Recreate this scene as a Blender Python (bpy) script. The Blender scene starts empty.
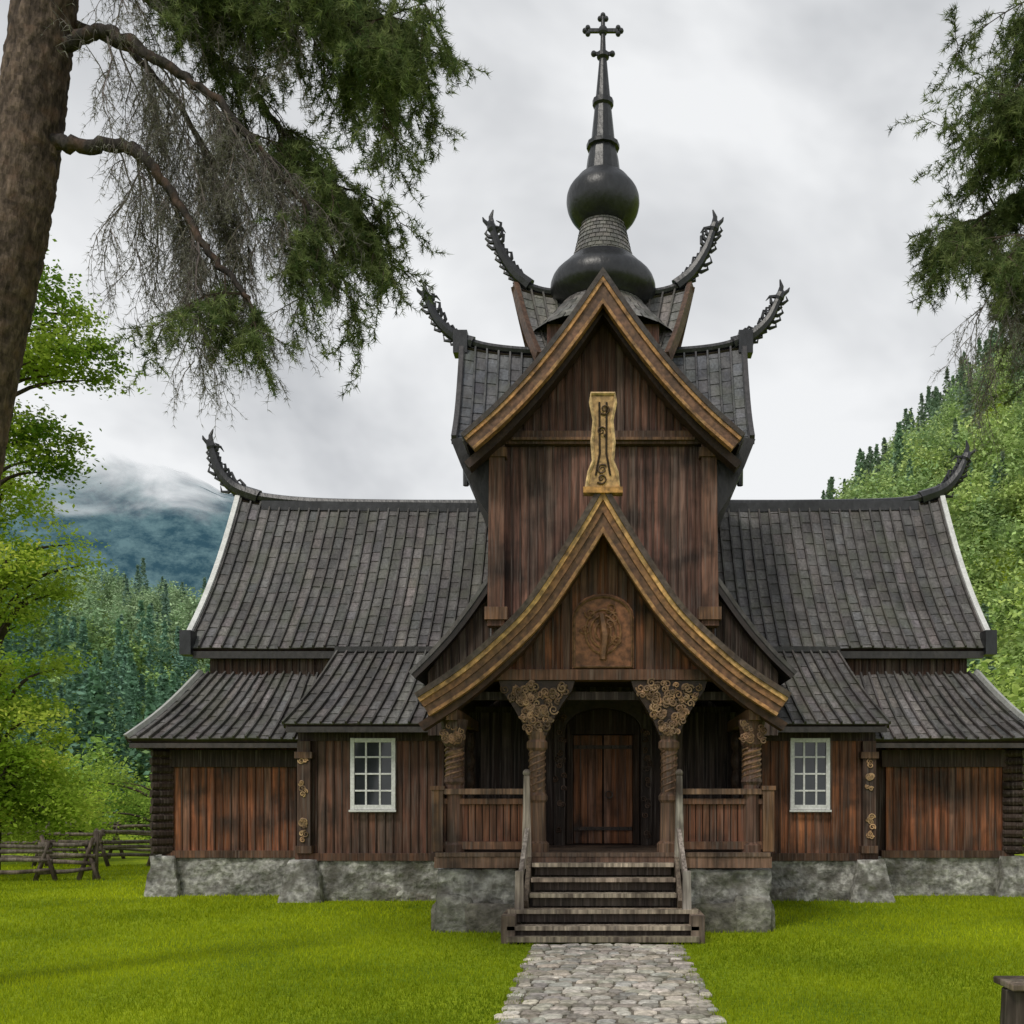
import bpy, math, random
import numpy as np
from mathutils import Vector, noise
R = random.Random(7)
NR = np.random.default_rng(11)
scene = bpy.context.scene

# ------------------------------------------------------------------ materials
def attr_mat(name, rough=0.8, var=0.35, scale=(6,6,6), bump=0.3, bdist=0.02, spec=0.3, metal=0.0,
             big=0.25, bigscale=0.7, tint=None, tintamt=0.0, tintscale=2.0, tint2=None, tint2scale=(30,30,1.2), tint2amt=.6, tint3=None, tint3scale=1.3, tint3amt=.4):
    m = bpy.data.materials.new(name); m.use_nodes = True
    nt = m.node_tree; N = nt.nodes; L = nt.links
    b = N["Principled BSDF"]; out = N["Material Output"]
    b.inputs["Roughness"].default_value = rough
    b.inputs["Specular IOR Level"].default_value = spec
    b.inputs["Metallic"].default_value = metal
    at = N.new("ShaderNodeAttribute"); at.attribute_name = "Col"
    tc = N.new("ShaderNodeTexCoord"); mp = N.new("ShaderNodeMapping")
    mp.inputs["Scale"].default_value = scale
    L.new(tc.outputs["Object"], mp.inputs["Vector"])
    n1 = N.new("ShaderNodeTexNoise"); n1.inputs["Scale"].default_value = 1; n1.inputs["Detail"].default_value = 4
    L.new(mp.outputs[0], n1.inputs["Vector"])
    r1 = N.new("ShaderNodeMapRange"); r1.inputs[1].default_value = .3; r1.inputs[2].default_value = .7
    r1.inputs[3].default_value = 1-var; r1.inputs[4].default_value = 1+var
    L.new(n1.outputs["Fac"], r1.inputs[0])
    n2 = N.new("ShaderNodeTexNoise"); n2.inputs["Scale"].default_value = bigscale; n2.inputs["Detail"].default_value = 3
    L.new(tc.outputs["Object"], n2.inputs["Vector"])
    r2 = N.new("ShaderNodeMapRange"); r2.inputs[1].default_value = .3; r2.inputs[2].default_value = .7
    r2.inputs[3].default_value = 1-big; r2.inputs[4].default_value = 1+big
    L.new(n2.outputs["Fac"], r2.inputs[0])
    mu = N.new("ShaderNodeMath"); mu.operation = 'MULTIPLY'
    L.new(r1.outputs[0], mu.inputs[0]); L.new(r2.outputs[0], mu.inputs[1])
    vm = N.new("ShaderNodeVectorMath"); vm.operation = 'SCALE'
    L.new(at.outputs["Color"], vm.inputs[0]); L.new(mu.outputs[0], vm.inputs["Scale"])
    col = vm.outputs[0]
    def tinted(col, tint, amt, sc, lo=.5, hi=.68, loc=(3,5,7)):
        n3 = N.new("ShaderNodeTexNoise"); n3.inputs["Detail"].default_value = 4
        if not isinstance(sc,tuple): sc=(sc,sc,sc)
        m3=N.new("ShaderNodeMapping"); m3.inputs["Scale"].default_value=sc; m3.inputs["Location"].default_value=loc
        L.new(tc.outputs["Object"],m3.inputs[0]); L.new(m3.outputs[0],n3.inputs["Vector"]); n3.inputs["Scale"].default_value=1
        r3 = N.new("ShaderNodeMapRange"); r3.inputs[1].default_value = lo; r3.inputs[2].default_value = hi
        r3.inputs[3].default_value = 0; r3.inputs[4].default_value = amt
        L.new(n3.outputs["Fac"], r3.inputs[0])
        mx = N.new("ShaderNodeMix"); mx.data_type = 'RGBA'
        L.new(r3.outputs[0], mx.inputs[0]); L.new(col, mx.inputs[6]); mx.inputs[7].default_value = (*tint, 1)
        return mx.outputs[2]
    if tint: col=tinted(col,tint,tintamt,tintscale,loc=(0,0,0))
    if tint2: col=tinted(col,tint2,tint2amt,tint2scale,.5,.72)
    if tint3: col=tinted(col,tint3,tint3amt,tint3scale,.5,.66,(11,2,4))
    L.new(col, b.inputs["Base Color"])
    if bump > 0:
        bp = N.new("ShaderNodeBump"); bp.inputs["Strength"].default_value = bump; bp.inputs["Distance"].default_value = bdist
        L.new(n1.outputs["Fac"], bp.inputs["Height"]); L.new(bp.outputs[0], b.inputs["Normal"])
    return m
def leaf_mat(name, trans=.4):
    m = bpy.data.materials.new(name); m.use_nodes = True
    nt = m.node_tree; N = nt.nodes; L = nt.links; N.remove(N["Principled BSDF"]); out=N["Material Output"]
    at = N.new("ShaderNodeAttribute"); at.attribute_name = "Col"
    d=N.new("ShaderNodeBsdfDiffuse"); L.new(at.outputs["Color"],d.inputs["Color"])
    if trans>0:
        t = N.new("ShaderNodeBsdfTranslucent"); L.new(at.outputs["Color"], t.inputs["Color"])
        ms = N.new("ShaderNodeMixShader"); ms.inputs[0].default_value = trans
        L.new(d.outputs[0], ms.inputs[1]); L.new(t.outputs[0], ms.inputs[2]); L.new(ms.outputs[0], out.inputs["Surface"])
    else: L.new(d.outputs[0],out.inputs["Surface"])
    return m

M_WOOD = attr_mat("weathered_wood", .7, .55, (28,28,1.6), .5, .012, .3, big=.35, bigscale=1.1, tint=(.022,.014,.011), tintamt=.85, tintscale=1.6, tint2=(.19,.155,.135), tint2amt=.55, tint3=(.06,.04,.03), tint3scale=(9,9,.9), tint3amt=.6)
M_TRIM = attr_mat("oiled_timber_trim", .55, .5, (14,14,14), .5, .015, .4, big=.3, bigscale=2, tint=(.05,.025,.012), tintamt=.6, tintscale=5)
M_SHIN = attr_mat("tarred_shingles", .55, .4, (22,22,10), .6, .015, .45, big=.35, bigscale=.8, tint=(.20,.19,.185), tintamt=.4, tintscale=3, tint2=(.03,.027,.026), tint2scale=(9,1.5,1.5), tint2amt=.55, tint3=(.085,.095,.055), tint3scale=1.7, tint3amt=.35)
M_TAR = attr_mat("black_tarred_wood", .38, .4, (12,12,6), .5, .02, .5, big=.3, bigscale=1.5)
M_STONE = attr_mat("plastered_stone", .92, .5, (11,11,11), 1.0, .05, .2, big=.4, bigscale=2.0, tint=(.085,.08,.065), tintamt=.9, tintscale=2.6, tint2=(.11,.12,.06), tint2scale=(4,4,7), tint2amt=.5, tint3=(.15,.14,.12), tint3scale=7, tint3amt=.7)
M_COB = attr_mat("cobbles", .8, .4, (22,22,22), .6, .01, .3, big=.25, bigscale=1.5, tint=(.10,.11,.05), tintamt=.4, tintscale=4)
M_WHITE = attr_mat("white_paint", .5, .15, (20,20,20), .2, .004, .4, big=.12, bigscale=3)
M_BARK = attr_mat("pine_bark", .9, .45, (30,30,12), .8, .03, .2, big=.25, bigscale=1.5, tint=(.16,.095,.065), tintamt=.5, tintscale=6)
M_GLASS = attr_mat("window_glass_pane", .06, .2, (3,3,3), .05, .01, .6, big=.2)
M_TWIG = leaf_mat("twigs",0); M_LEAF = leaf_mat("leaves",.5); M_FOR = leaf_mat("forest_leaves",.2)
M_NEED = leaf_mat("pine_needle_leaves",.3); M_GRASSB = leaf_mat("grass_blades",.35)

# ------------------------------------------------------------------ mesh helpers
def vcol(c, v=.15):
    k = 1 + R.uniform(-v, v)
    return (max(0,c[0]*k*(1+R.uniform(-.05,.05))), max(0,c[1]*k), max(0,c[2]*k*(1+R.uniform(-.05,.05))))

def np_mesh(name, V, F, C, mat, parent=None, smooth=False):
    me = bpy.data.meshes.new(name)
    V = np.asarray(V, np.float32); F = np.asarray(F, np.int32); k = F.shape[1]; n = len(F)
    me.vertices.add(len(V)); me.vertices.foreach_set("co", V.ravel())
    me.loops.add(n*k); me.loops.foreach_set("vertex_index", F.ravel())
    me.polygons.add(n); me.polygons.foreach_set("loop_start", np.arange(0, n*k, k, dtype=np.int32))
    me.polygons.foreach_set("loop_total", np.full(n, k, np.int32))
    me.update(calc_edges=True)
    a = me.attributes.new("Col", 'FLOAT_COLOR', 'FACE')
    C4 = np.ones((n,4), np.float32); C4[:, :3] = np.clip(C,0,.8)
    a.data.foreach_set("color", C4.ravel())
    me.materials.append(mat)
    if smooth: me.polygons.foreach_set("use_smooth", np.ones(n, bool))
    o = bpy.data.objects.new(name, me); scene.collection.objects.link(o)
    if parent: o.parent = parent
    return o

def catmull(P, n=6):
    P = [Vector(p) for p in P]
    Q = [P[0]*2-P[1]] + P + [P[-1]*2-P[-2]]
    out = []
    for i in range(1, len(Q)-2):
        for k in range(n):
            t = k/n; a,b,c,d = Q[i-1],Q[i],Q[i+1],Q[i+2]
            out.append(.5*((2*b)+(c-a)*t+(2*a-5*b+4*c-d)*t*t+(3*b-a-3*c+d)*t**3))
    out.append(P[-1]); return out

class MB:
    def __init__(s): s.V=[]; s.F=[]; s.C=[]
    def add(s, vs, fs, c):
        o = len(s.V); s.V += [tuple(v) for v in vs]
        for f in fs: s.F.append(tuple(i+o for i in f)); s.C.append(c)
    def hexa(s, p, c):
        s.add(p, [(0,3,2,1),(4,5,6,7),(0,1,5,4),(1,2,6,5),(2,3,7,6),(3,0,4,7)], c)
    def box(s, x0,x1,y0,y1,z0,z1,c):
        s.hexa([(x0,y0,z0),(x1,y0,z0),(x1,y1,z0),(x0,y1,z0),(x0,y0,z1),(x1,y0,z1),(x1,y1,z1),(x0,y1,z1)], c)
    def beam(s, a, b, w, h, c, up=(0,0,1)):
        a=Vector(a); b=Vector(b); d=(b-a).normalized(); u=Vector(up)
        r=d.cross(u)
        if r.length<1e-4: r=d.cross(Vector((0,1,0)))
        r.normalize(); u=r.cross(d).normalized()
        q=[]
        for z in (-h/2,h/2):
            for p,x in ((a,-w/2),(a,w/2),(b,w/2),(b,-w/2)): q.append(p+r*x+u*z)
        s.hexa(q,c)
    def prism(s, poly, y0, y1, c):
        n=len(poly); vs=[(x,y0,z) for x,z in poly]+[(x,y1,z) for x,z in poly]
        fs=[tuple(range(n)), tuple(range(2*n-1,n-1,-1))]+[(i,i+n,(i+1)%n+n,(i+1)%n) for i in range(n)]
        s.add(vs,fs,c)
    def tube(s, pts, rad, c, n=6, cap=True):
        pts=[Vector(p) for p in pts]; m=len(pts)
        if not hasattr(rad,'__len__'): rad=[rad]*m
        t=(pts[1]-pts[0]).normalized(); ref=Vector((0,0,1)) if abs(t.z)<.9 else Vector((0,1,0))
        a=t.cross(ref).normalized(); vs=[]
        for i,p in enumerate(pts):
            t=(pts[min(i+1,m-1)]-pts[max(i-1,0)]).normalized()
            a=(a-t*a.dot(t))
            if a.length<1e-5: a=t.orthogonal()
            a.normalize(); b=t.cross(a)
            for k in range(n):
                g=2*math.pi*k/n; vs.append(p+(a*math.cos(g)+b*math.sin(g))*rad[i])
        fs=[(i*n+k,i*n+(k+1)%n,(i+1)*n+(k+1)%n,(i+1)*n+k) for i in range(m-1) for k in range(n)]
        if cap: fs+= [tuple(range(n-1,-1,-1)), tuple(range((m-1)*n,m*n))]
        s.add(vs,fs,c)
    def lathe(s, prof, cx, cy, c, n=16, cf=None):
        m=len(prof)
        for j in range(m-1):
            (r0,z0),(r1,z1)=prof[j],prof[j+1]
            for k in range(n):
                g0=2*math.pi*k/n; g1=2*math.pi*(k+1)/n
                s.add([(cx+r0*math.cos(g0),cy+r0*math.sin(g0),z0),(cx+r0*math.cos(g1),cy+r0*math.sin(g1),z0),
                       (cx+r1*math.cos(g1),cy+r1*math.sin(g1),z1),(cx+r1*math.cos(g0),cy+r1*math.sin(g0),z1)],
                      [(0,1,2,3)], cf(c) if cf else c)
    def build(s, name, mat, parent=None, smooth=False, bevel=0, merge=False):
        me=bpy.data.meshes.new(name); me.from_pydata(s.V,[],s.F); me.update()
        a=me.attributes.new("Col",'FLOAT_COLOR','FACE')
        a.data.foreach_set("color",[x for c in s.C for x in (c[0],c[1],c[2],1)])
        if smooth: me.polygons.foreach_set("use_smooth",[True]*len(s.F))
        me.materials.append(mat)
        o=bpy.data.objects.new(name,me); scene.collection.objects.link(o)
        if parent: o.parent=parent
        if merge:
            w=o.modifiers.new("w",'WELD'); w.merge_threshold=.0005
        if bevel:
            b=o.modifiers.new("b",'BEVEL'); b.width=bevel; b.segments=2; b.limit_method='ANGLE'; b.angle_limit=math.radians(50)
        return o

def empty(name, loc=(0,0,0)):
    e=bpy.data.objects.new(name,None); scene.collection.objects.link(e); return e

C_WALL=(.225,.080,.036); C_WALLUP=(.155,.074,.054); C_DARK=(.024,.016,.013); C_POST=(.15,.075,.05)
C_GOLD=(.50,.26,.075); C_BROWN=(.19,.10,.052); C_SH=(.12,.112,.108); C_TAR=(.018,.019,.022)
C_STONE=(.40,.39,.36); C_CARVE=(.17,.09,.05); C_GREYW=(.36,.31,.26)

church = empty("stave_church")

# ------------------------------------------------------------------ shingled roof
sh=MB(); deck=MB()
def roof(surf, nu, nv, col=C_SH, rib=True, thick=.09, su=24, sv=8):
    def nrm(u,v):
        e=.01; u1=min(u+e,1); u0=max(u-e,0); v1=min(v+e,1); v0=max(v-e,0)
        n=(Vector(surf(u1,v))-Vector(surf(u0,v))).cross(Vector(surf(u,v1))-Vector(surf(u,v0)))
        if n.length<1e-9: return Vector((0,0,1))
        n.normalize()
        return n if n.z>0 else -n
    for i in range(nu):
        cc=vcol(col,.30); off=R.uniform(0,.8)
        for j in range(nv+1):
            u0=i/nu; u1=(i+1)/nu; g=.05/nu
            v0=max(0,(j-off)/nv+R.uniform(-.08,.08)/nv); v1=min(1,(j-off+1.2)/nv)
            if v1-v0<.01 or v0>=1: continue
            uu=(u0+g,u1-g); n=nrm((u0+u1)/2,(v0+v1)/2)
            h=.02+R.uniform(-.006,.008); tl=R.uniform(-.006,.006)
            A=[Vector(surf(uu[0],v0)),Vector(surf(uu[1],v0)),Vector(surf(uu[1],v1)),Vector(surf(uu[0],v1))]
            top=[A[0]+n*(h+tl),A[1]+n*(h-tl),A[2]+n*.006,A[3]+n*.006]
            sh.add(A+top,[(4,5,6,7),(0,1,5,4),(1,2,6,5),(3,0,4,7)], vcol(cc,.25))
    if rib:
        for i in range(nu+1):
            u=i/nu; w=.024; cc=vcol((col[0]*.5,col[1]*.48,col[2]*.47),.3); rv=max(3,nv//2)
            for j in range(rv):
                v0=j/rv; v1=(j+1)/rv
                p=Vector(surf(u,v0)); q=Vector(surf(u,v1)); n=nrm(u,(v0+v1)/2)
                d=(q-p)
                if d.length<1e-5: continue
                d.normalize(); r=d.cross(n)*w
                h=.07
                sh.add([p-r,p+r,q+r,q-r,p-r*.7+n*h,p+r*.7+n*h,q+r*.7+n*(h-.004),q-r*.7+n*(h-.004)],
                       [(4,5,6,7),(0,1,5,4),(1,2,6,5),(3,0,4,7)], vcol(cc,.12))
    vs=[]
    for i in range(su+1):
        for j in range(sv+1):
            p=Vector(surf(i/su,j/sv)); n=nrm(i/su,j/sv); vs.append(p-n*.004); vs.append(p-n*thick)
    def id(i,j,k): return (i*(sv+1)+j)*2+k
    fs=[]
    for i in range(su):
        for j in range(sv):
            fs.append((id(i,j,0),id(i+1,j,0),id(i+1,j+1,0),id(i,j+1,0)))
            fs.append((id(i,j,1),id(i,j+1,1),id(i+1,j+1,1),id(i+1,j,1)))
    for i in range(su): fs.append((id(i,0,0),id(i,0,1),id(i+1,0,1),id(i+1,0,0))); fs.append((id(i,sv,0),id(i+1,sv,0),id(i+1,sv,1),id(i,sv,1)))
    for j in range(sv): fs.append((id(0,j,0),id(0,j+1,0),id(0,j+1,1),id(0,j,1))); fs.append((id(su,j,0),id(su,j,1),id(su,j+1,1),id(su,j+1,0)))
    deck.add(vs,fs,C_DARK)
def quad(a,b,c,d,sag=0.0):
    a,b,c,d=map(Vector,(a,b,c,d))
    def f(u,v):
        p=(a*(1-u)+b*u)*(1-v)+(d*(1-u)+c*u)*v
        p=p.copy(); p.z-=sag*math.sin(math.pi*v)
        return p
    return f

wood=MB(); trim=MB(); stone=MB(); tar=MB(); white=MB(); carve=MB(); glass=MB()

def planks(x0,x1,zb,zt,y,w=.15,col=C_WALL,axis='x',th=.035,m=wood):
    n=max(1,round((x1-x0)/w)); w=(x1-x0)/n
    f=zt if callable(zt) else (lambda x: zt)
    for i in range(n):
        a=x0+i*w+.005; b=x0+(i+1)*w-.005; o=R.uniform(0,.014); c=vcol(col,.42)
        if R.random()<.15: c=tuple(.5*k+.5*g for k,g in zip(c,(.14,.105,.085)))
        za,zb2=f(a),f(b)
        if max(za,zb2)<=zb+.02: continue
        za=max(za,zb+.01); zb2=max(zb2,zb+.01)
        if axis=='x':
            m.hexa([(a,y-th-o,zb),(b,y-th-o,zb),(b,y+.01,zb),(a,y+.01,zb),(a,y-th-o,za),(b,y-th-o,zb2),(b,y+.01,zb2),(a,y+.01,za)],c)
        else:
            sgn=-1 if y<0 else 1
            m.hexa([(y+sgn*(th+o),a,zb),(y+sgn*(th+o),b,zb),(y-sgn*.01,b,zb),(y-sgn*.01,a,zb),(y+sgn*(th+o),a,za),(y+sgn*(th+o),b,zb2),(y-sgn*.01,b,zb2),(y-sgn*.01,a,za)],c)
        if axis=='x' and i>0 and w>.12:
            m.box(a-.020,a+.010,y-th-.035,y-th+.001,zb+.002,za-.002,vcol(tuple(k*.5 for k in col),.25))

def roughstone(x0,x1,y0,y1,z0,z1,col=C_STONE,batter=0.0,amp=.045):
    nx=max(2,int((x1-x0)/.06)); nz=max(2,int((z1-z0)/.06)); ny=max(2,int(min(y1-y0,2)/.15))
    def P(x,y,z):
        t=(z1-z)/(z1-z0)
        n=noise.noise_vector(Vector((x*2.2,y*2.2,z*2.2)))*amp+noise.noise_vector(Vector((x*8,y*8,z*8)))*amp*.6
        # irregular stone joints showing through the plaster
        ds,_=noise.voronoi(Vector((x*1.9,y*1.9,z*3.2))+noise.noise_vector(Vector((x*3,y*3,z*3)))*.2)
        g=max(0,1-(ds[1]-ds[0])*9)*.028
        return (x+n.x+ (batter*t*(-1 if x<(x0+x1)/2 else 1)), y+n.y+g-(batter*t if y<(y0+y1)/2 else 0), z+n.z*.4), g/.028
    def q4(a):
        pts=[P(*p) for p in a]; g=sum(p[1] for p in pts)/4
        x,y,z=a[0]; cell=.5+.5*noise.noise(Vector((x*1.3,y*1.3+9,z*2.1)))
        k=(1-.55*g)*(.62+.6*cell)
        stone.add([p[0] for p in pts],[(0,1,2,3)],tuple(c*k for c in col))
    for i in range(nx):
        for j in range(nz):
            a=x0+(x1-x0)*i/nx; b=x0+(x1-x0)*(i+1)/nx; c=z0+(z1-z0)*j/nz; d=z0+(z1-z0)*(j+1)/nz
            q4([(a,y0,c),(b,y0,c),(b,y0,d),(a,y0,d)])
    for i in range(ny):
        a=y0+(y1-y0)*i/ny; b=y0+(y1-y0)*(i+1)/ny
        for j in range(nz):
            c=z0+(z1-z0)*j/nz; d=z0+(z1-z0)*(j+1)/nz
            q4([(x0,a,c),(x0,a,d),(x0,b,d),(x0,b,c)])
            q4([(x1,a,c),(x1,b,c),(x1,b,d),(x1,a,d)])
        for j in range(nx):
            c=x0+(x1-x0)*j/nx; d=x0+(x1-x0)*(j+1)/nx
            q4([(c,a,z1),(d,a,z1),(d,b,z1),(c,b,z1)])

def boulder(cx,cy,cz,rx,ry,rz,col,pw=.42):
    n=20;m=12; vs=[]; sd=R.uniform(0,50); tilt=R.uniform(-.12,.12)
    for j in range(m+1):
        a=math.pi*j/m
        for i in range(n):
            g=2*math.pi*i/n
            d=Vector((math.sin(a)*math.cos(g),math.sin(a)*math.sin(g),math.cos(a)))
            d=Vector([math.copysign(abs(k)**pw,k) for k in d])
            k=1+.20*noise.noise(d*1.1+Vector((sd,0,0)))+.09*noise.noise(d*3.5+Vector((0,sd,0)))
            vs.append((cx+d.x*rx*k,cy+d.y*ry*k,cz+(d.z*rz+tilt*d.x*rx)*k))
    stone.add(vs,[(j*n+i,j*n+(i+1)%n,(j+1)*n+(i+1)%n,(j+1)*n+i) for j in range(m) for i in range(n)],col)

def carved_post(m,x,y,z0,z1,r,col,lobes=7,helix=False,n=12):
    prof=[]; k_=lobes*8
    for i in range(k_+1):
        t=i/k_; k=.72+.28*abs(math.sin(math.pi*t*lobes))
        prof.append((r*k,z0+(z1-z0)*t))
    prof=[(0.001,z0)]+prof+[(.001,z1)]
    m.lathe(prof,x,y,col,n,cf=lambda c:vcol(c,.3))
    if helix:
        for s in range(3):
            g0=s*2.1; P=[]
            for i in range(40):
                t=i/39; g=g0+t*math.pi*4; P.append((x+r*.98*math.cos(g),y+r*.98*math.sin(g),z0+(z1-z0)*t))
            m.tube(P,r*.12,vcol(tuple(k*1.5 for k in col),.2),5)

def spiral(m,x,y,z,r,c,turns=1.4,tr=.02,flip=1):
    P=[];n=16;ph=R.uniform(0,6.28)
    for i in range(n):
        t=i/(n-1); g=ph+flip*t*turns*2*math.pi; rr=r*(1-.8*t)
        P.append((x+rr*math.cos(g),y-.02*t,z+rr*math.sin(g)))
    m.tube(P,[tr*(1-.4*i/n) for i in range(n)],c,5)

def dragon(pts,y,r0,scale=1.0):
    P=catmull([(x,y,z) for x,z in pts],7); n=len(P)
    tar.tube(P,[r0*1.15*(1-.5*i/(n-1)) for i in range(n)],vcol(C_TAR,.1),8)
    for i in range(3,n-1):
        t=(P[i+1]-P[i-1]).normalized(); nr=Vector((-t.z,0,t.x))
        for s in (-1,1):
            if (i+(s>0))%2: continue
            l=scale*R.uniform(.13,.27); b=P[i]
            q=[b, b+nr*s*l*.55+t*l*.2, b+nr*s*l*.8+t*l*.65, b+nr*s*l*.5+t*l*.95]
            tar.tube(q,[.045*scale,.04*scale,.028*scale,.008*scale],C_TAR,5)
    t=(P[-1]-P[-2]).normalized(); nr=Vector((-t.z,0,t.x)); b=P[-1]; k=scale*1.1
    if nr.z<0: nr=-nr
    tar.tube([b-t*.05*k,b+t*.05*k,b+t*.14*k,b+t*.2*k],[.05*k,.09*k,.075*k,.03*k],C_TAR,8)
    tar.tube([b+t*.12*k+nr*.02*k,b+t*.26*k+nr*.05*k,b+t*.36*k+nr*.13*k],[.055*k,.04*k,.012*k],C_TAR,6)
    tar.tube([b+t*.12*k-nr*.03*k,b+t*.24*k-nr*.09*k,b+t*.3*k-nr*.09*k],[.045*k,.03*k,.01*k],C_TAR,6)
    tar.tube([b+t*.05*k+nr*.06*k,b+nr*.17*k,b-t*.1*k+nr*.2*k],[.04*k,.025*k,.006*k],C_TAR,5)

for s,xe in ((-1,8.0),(1,7.42)):
    X=lambda v: s*v
    nu=int((xe-1.9)/.215)
    def upper(front):
        ye=20.75 if front else 26.25
        def f(u,v):
            x=xe+.08-(xe+.08-1.9)*u
            x+= (.12*(1-v)**2)*(1-u)
            y=ye+(23.5-ye)*v
            z=4.85+(8.45-4.85)*v-.22*math.sin(math.pi*v)+.16*max(0,(1-u*4))**2*v+.012*math.sin(u*19+v*4)
            return (s*x,y,z)
        return f
    roof(upper(True),nu,15)
    roof(upper(False),nu//2,8,rib=False)
    P=catmull([(X(1.9),23.5,8.47),(X(4.5),23.5,8.47),(X(6.6),23.5,8.52),(X(xe-.2),23.5,8.66),(X(xe+.2),23.5,8.85)],5)
    tar.tube(P,[.115]*len(P),C_TAR,8)
    tar.beam((X(2.0),23.38,8.36),(X(xe-.4),23.38,8.42),.05,.2,(.03,.03,.033))
    if s<0: dragon([(-7.7,8.62),(-8.25,8.85),(-8.6,9.25),(-8.75,9.7)],23.5,.15,1.1)
    else: dragon([(7.1,8.6),(7.6,8.8),(7.9,9.1),(8.08,9.45)],23.5,.15,1.1)
    for (ye) in (20.7,26.3):
        pts=[(X(xe+.10+.12*(1-v)**2+.05),ye+(23.5-ye)*v,4.85+3.6*v-.22*math.sin(math.pi*v)+.16*v) for v in [i/10 for i in range(11)]]
        for a,b in zip(pts[:-1],pts[1:]):
            white.beam(a,b,.11,.2,(.7,.7,.68))
    wood.box(min(X(1.9),X(xe-.15)),max(X(1.9),X(xe-.15)),20.98,26.0,.6,4.6,(.03,.02,.015))
    vs=[(X(xe-.15),20.95,4.6),(X(xe-.15),26.05,4.6),(X(xe-.15),23.5,8.25)]
    wood.add(vs,[(0,1,2)],C_WALLUP)
    planks(min(X(1.9),X(xe-.16)),max(X(1.9),X(xe-.16)),4.2,4.8,20.97,col=(.05,.022,.014))
    tar.box(min(X(xe+.1),X(xe+.32)),max(X(xe+.1),X(xe+.32)),20.62,20.95,4.72,5.2,C_TAR)
    tar.box(min(X(1.9),X(xe+.1)),max(X(1.9),X(xe+.1)),20.74,20.82,4.66,4.80,(.03,.026,.024))
    xl=xe+.95; xt=xe+.02; xm=5.35 if s<0 else 4.8
    def low(u,v):
        x=(xl+(xm-xl)*u)*(1-v)+(xt+(xm-xt)*u)*v
        return (s*x,19.7+1.25*v,3.0+1.38*v-.09*math.sin(math.pi*v)+.012*math.sin(u*13))
    roof(low,int((xl-xm)/.215),7)
    def lows(u,v):
        y=(19.7+7.6*u)*(1-v)+(20.95+5.1*u)*v
        return (s*(xl+(xt-xl)*v),y,3.0+1.38*v-.09*math.sin(math.pi*v))
    roof(lows,24,7,rib=False)
    hp=[low(0,i/8) for i in range(9)]
    for a,b in zip(hp[:-1],hp[1:]):
        white.beam((a[0],a[1]-.01,a[2]+.05),(b[0],b[1]-.01,b[2]+.05),.10,.09,(.42,.42,.41))
    tar.box(min(X(xm),X(xl-.05)),max(X(xm),X(xl-.05)),19.72,19.8,2.84,2.93,(.04,.03,.025))
    tar.box(min(X(xl-.13),X(xl-.05)),max(X(xl-.13),X(xl-.05)),19.81,27.2,2.84,2.93,(.04,.03,.025))
    xw=xe+.5
    wood.box(min(X(2),X(xw-.05)),max(X(2),X(xw-.05)),20.5,26.6,.55,2.95,(.04,.02,.012))
    planks(min(X(5.5),X(xw)),max(X(5.5),X(xw)),.86,2.95,20.45,w=.155)
    planks(20.5,26.6,.86,2.95,X(xw-.05),w=.2,axis='y')
    wood.box(min(X(5.4),X(xw+.05)),max(X(5.4),X(xw+.05)),20.34,20.5,.74,.88,vcol((.12,.06,.035)))
    wood.box(min(X(5.4),X(xw)),max(X(5.4),X(xw)),20.33,20.42,2.5,2.83,vcol((.035,.02,.015)))
    for k in range(13):
        z=.9+k*.155
        dd=.02 if k%2 else 0
        wood.tube([(X(xw-.12),20.42,z),(X(xw+.06+dd),20.26,z),(X(xw+.16+dd),20.16,z)],[.09,.092,.075],vcol((.045,.028,.02),.3),9)
    roughstone(min(X(5.3),X(xw+.03)),max(X(5.3),X(xw+.03)),20.38,26.5,-.2,.76)
    roughstone(X(xw)-.22,X(xw)+.22,20.22,21,-.2,.78,batter=.12)
    xm2=5.6 if s<0 else 5.0
    wood.box(min(X(1.9),X(xm2-.04)),max(X(1.9),X(xm2-.04)),19.45,20.9,.55,3.5,(.04,.02,.012))
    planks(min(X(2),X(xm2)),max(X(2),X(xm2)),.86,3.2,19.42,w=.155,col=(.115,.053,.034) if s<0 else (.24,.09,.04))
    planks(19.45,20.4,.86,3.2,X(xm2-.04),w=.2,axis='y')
    wood.box(min(X(2),X(xm2+.06)),max(X(2),X(xm2+.06)),19.3,19.46,.74,.88,vcol((.1,.05,.03)))
    wood.box(min(X(2),X(xm2+.02)),max(X(2),X(xm2+.02)),19.33,19.4,2.95,3.15,vcol((.035,.02,.015)))
    px=X(xm2-.12)
    wood.box(px-.12,px+.12,19.22,19.4,.885,2.94,vcol((.09,.05,.035)))
    wood.box(px-.15,px+.15,19.19,19.42,.885,1.02,vcol((.13,.07,.045))); wood.box(px-.16,px+.16,19.18,19.42,2.62,2.74,vcol((.16,.09,.05)))
    for k in range(16):
        z=R.choice((R.uniform(1.1,1.55),R.uniform(1.95,2.6))); spiral(carve,px+R.uniform(-.05,.05),19.215,z,R.uniform(.04,.07),vcol((.46,.29,.15),.4),tr=.015)
    roughstone(min(X(2.0),X(xm2)),max(X(2.0),X(xm2)),19.34,20.3,-.2,.76)
    roughstone(X(xm2-.1)-.24,X(xm2-.1)+.24,19.14,20,-.2,.77,batter=.2)
    for k in range(3):
        bx=R.uniform(2.8,xm2-.7); boulder(X(bx),19.42,R.uniform(-.02,.15),R.uniform(.3,.5),.1,R.uniform(.14,.2),vcol((.22,.21,.18),.2))
    xb=xm2+.16; xt2=xb-.62
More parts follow.
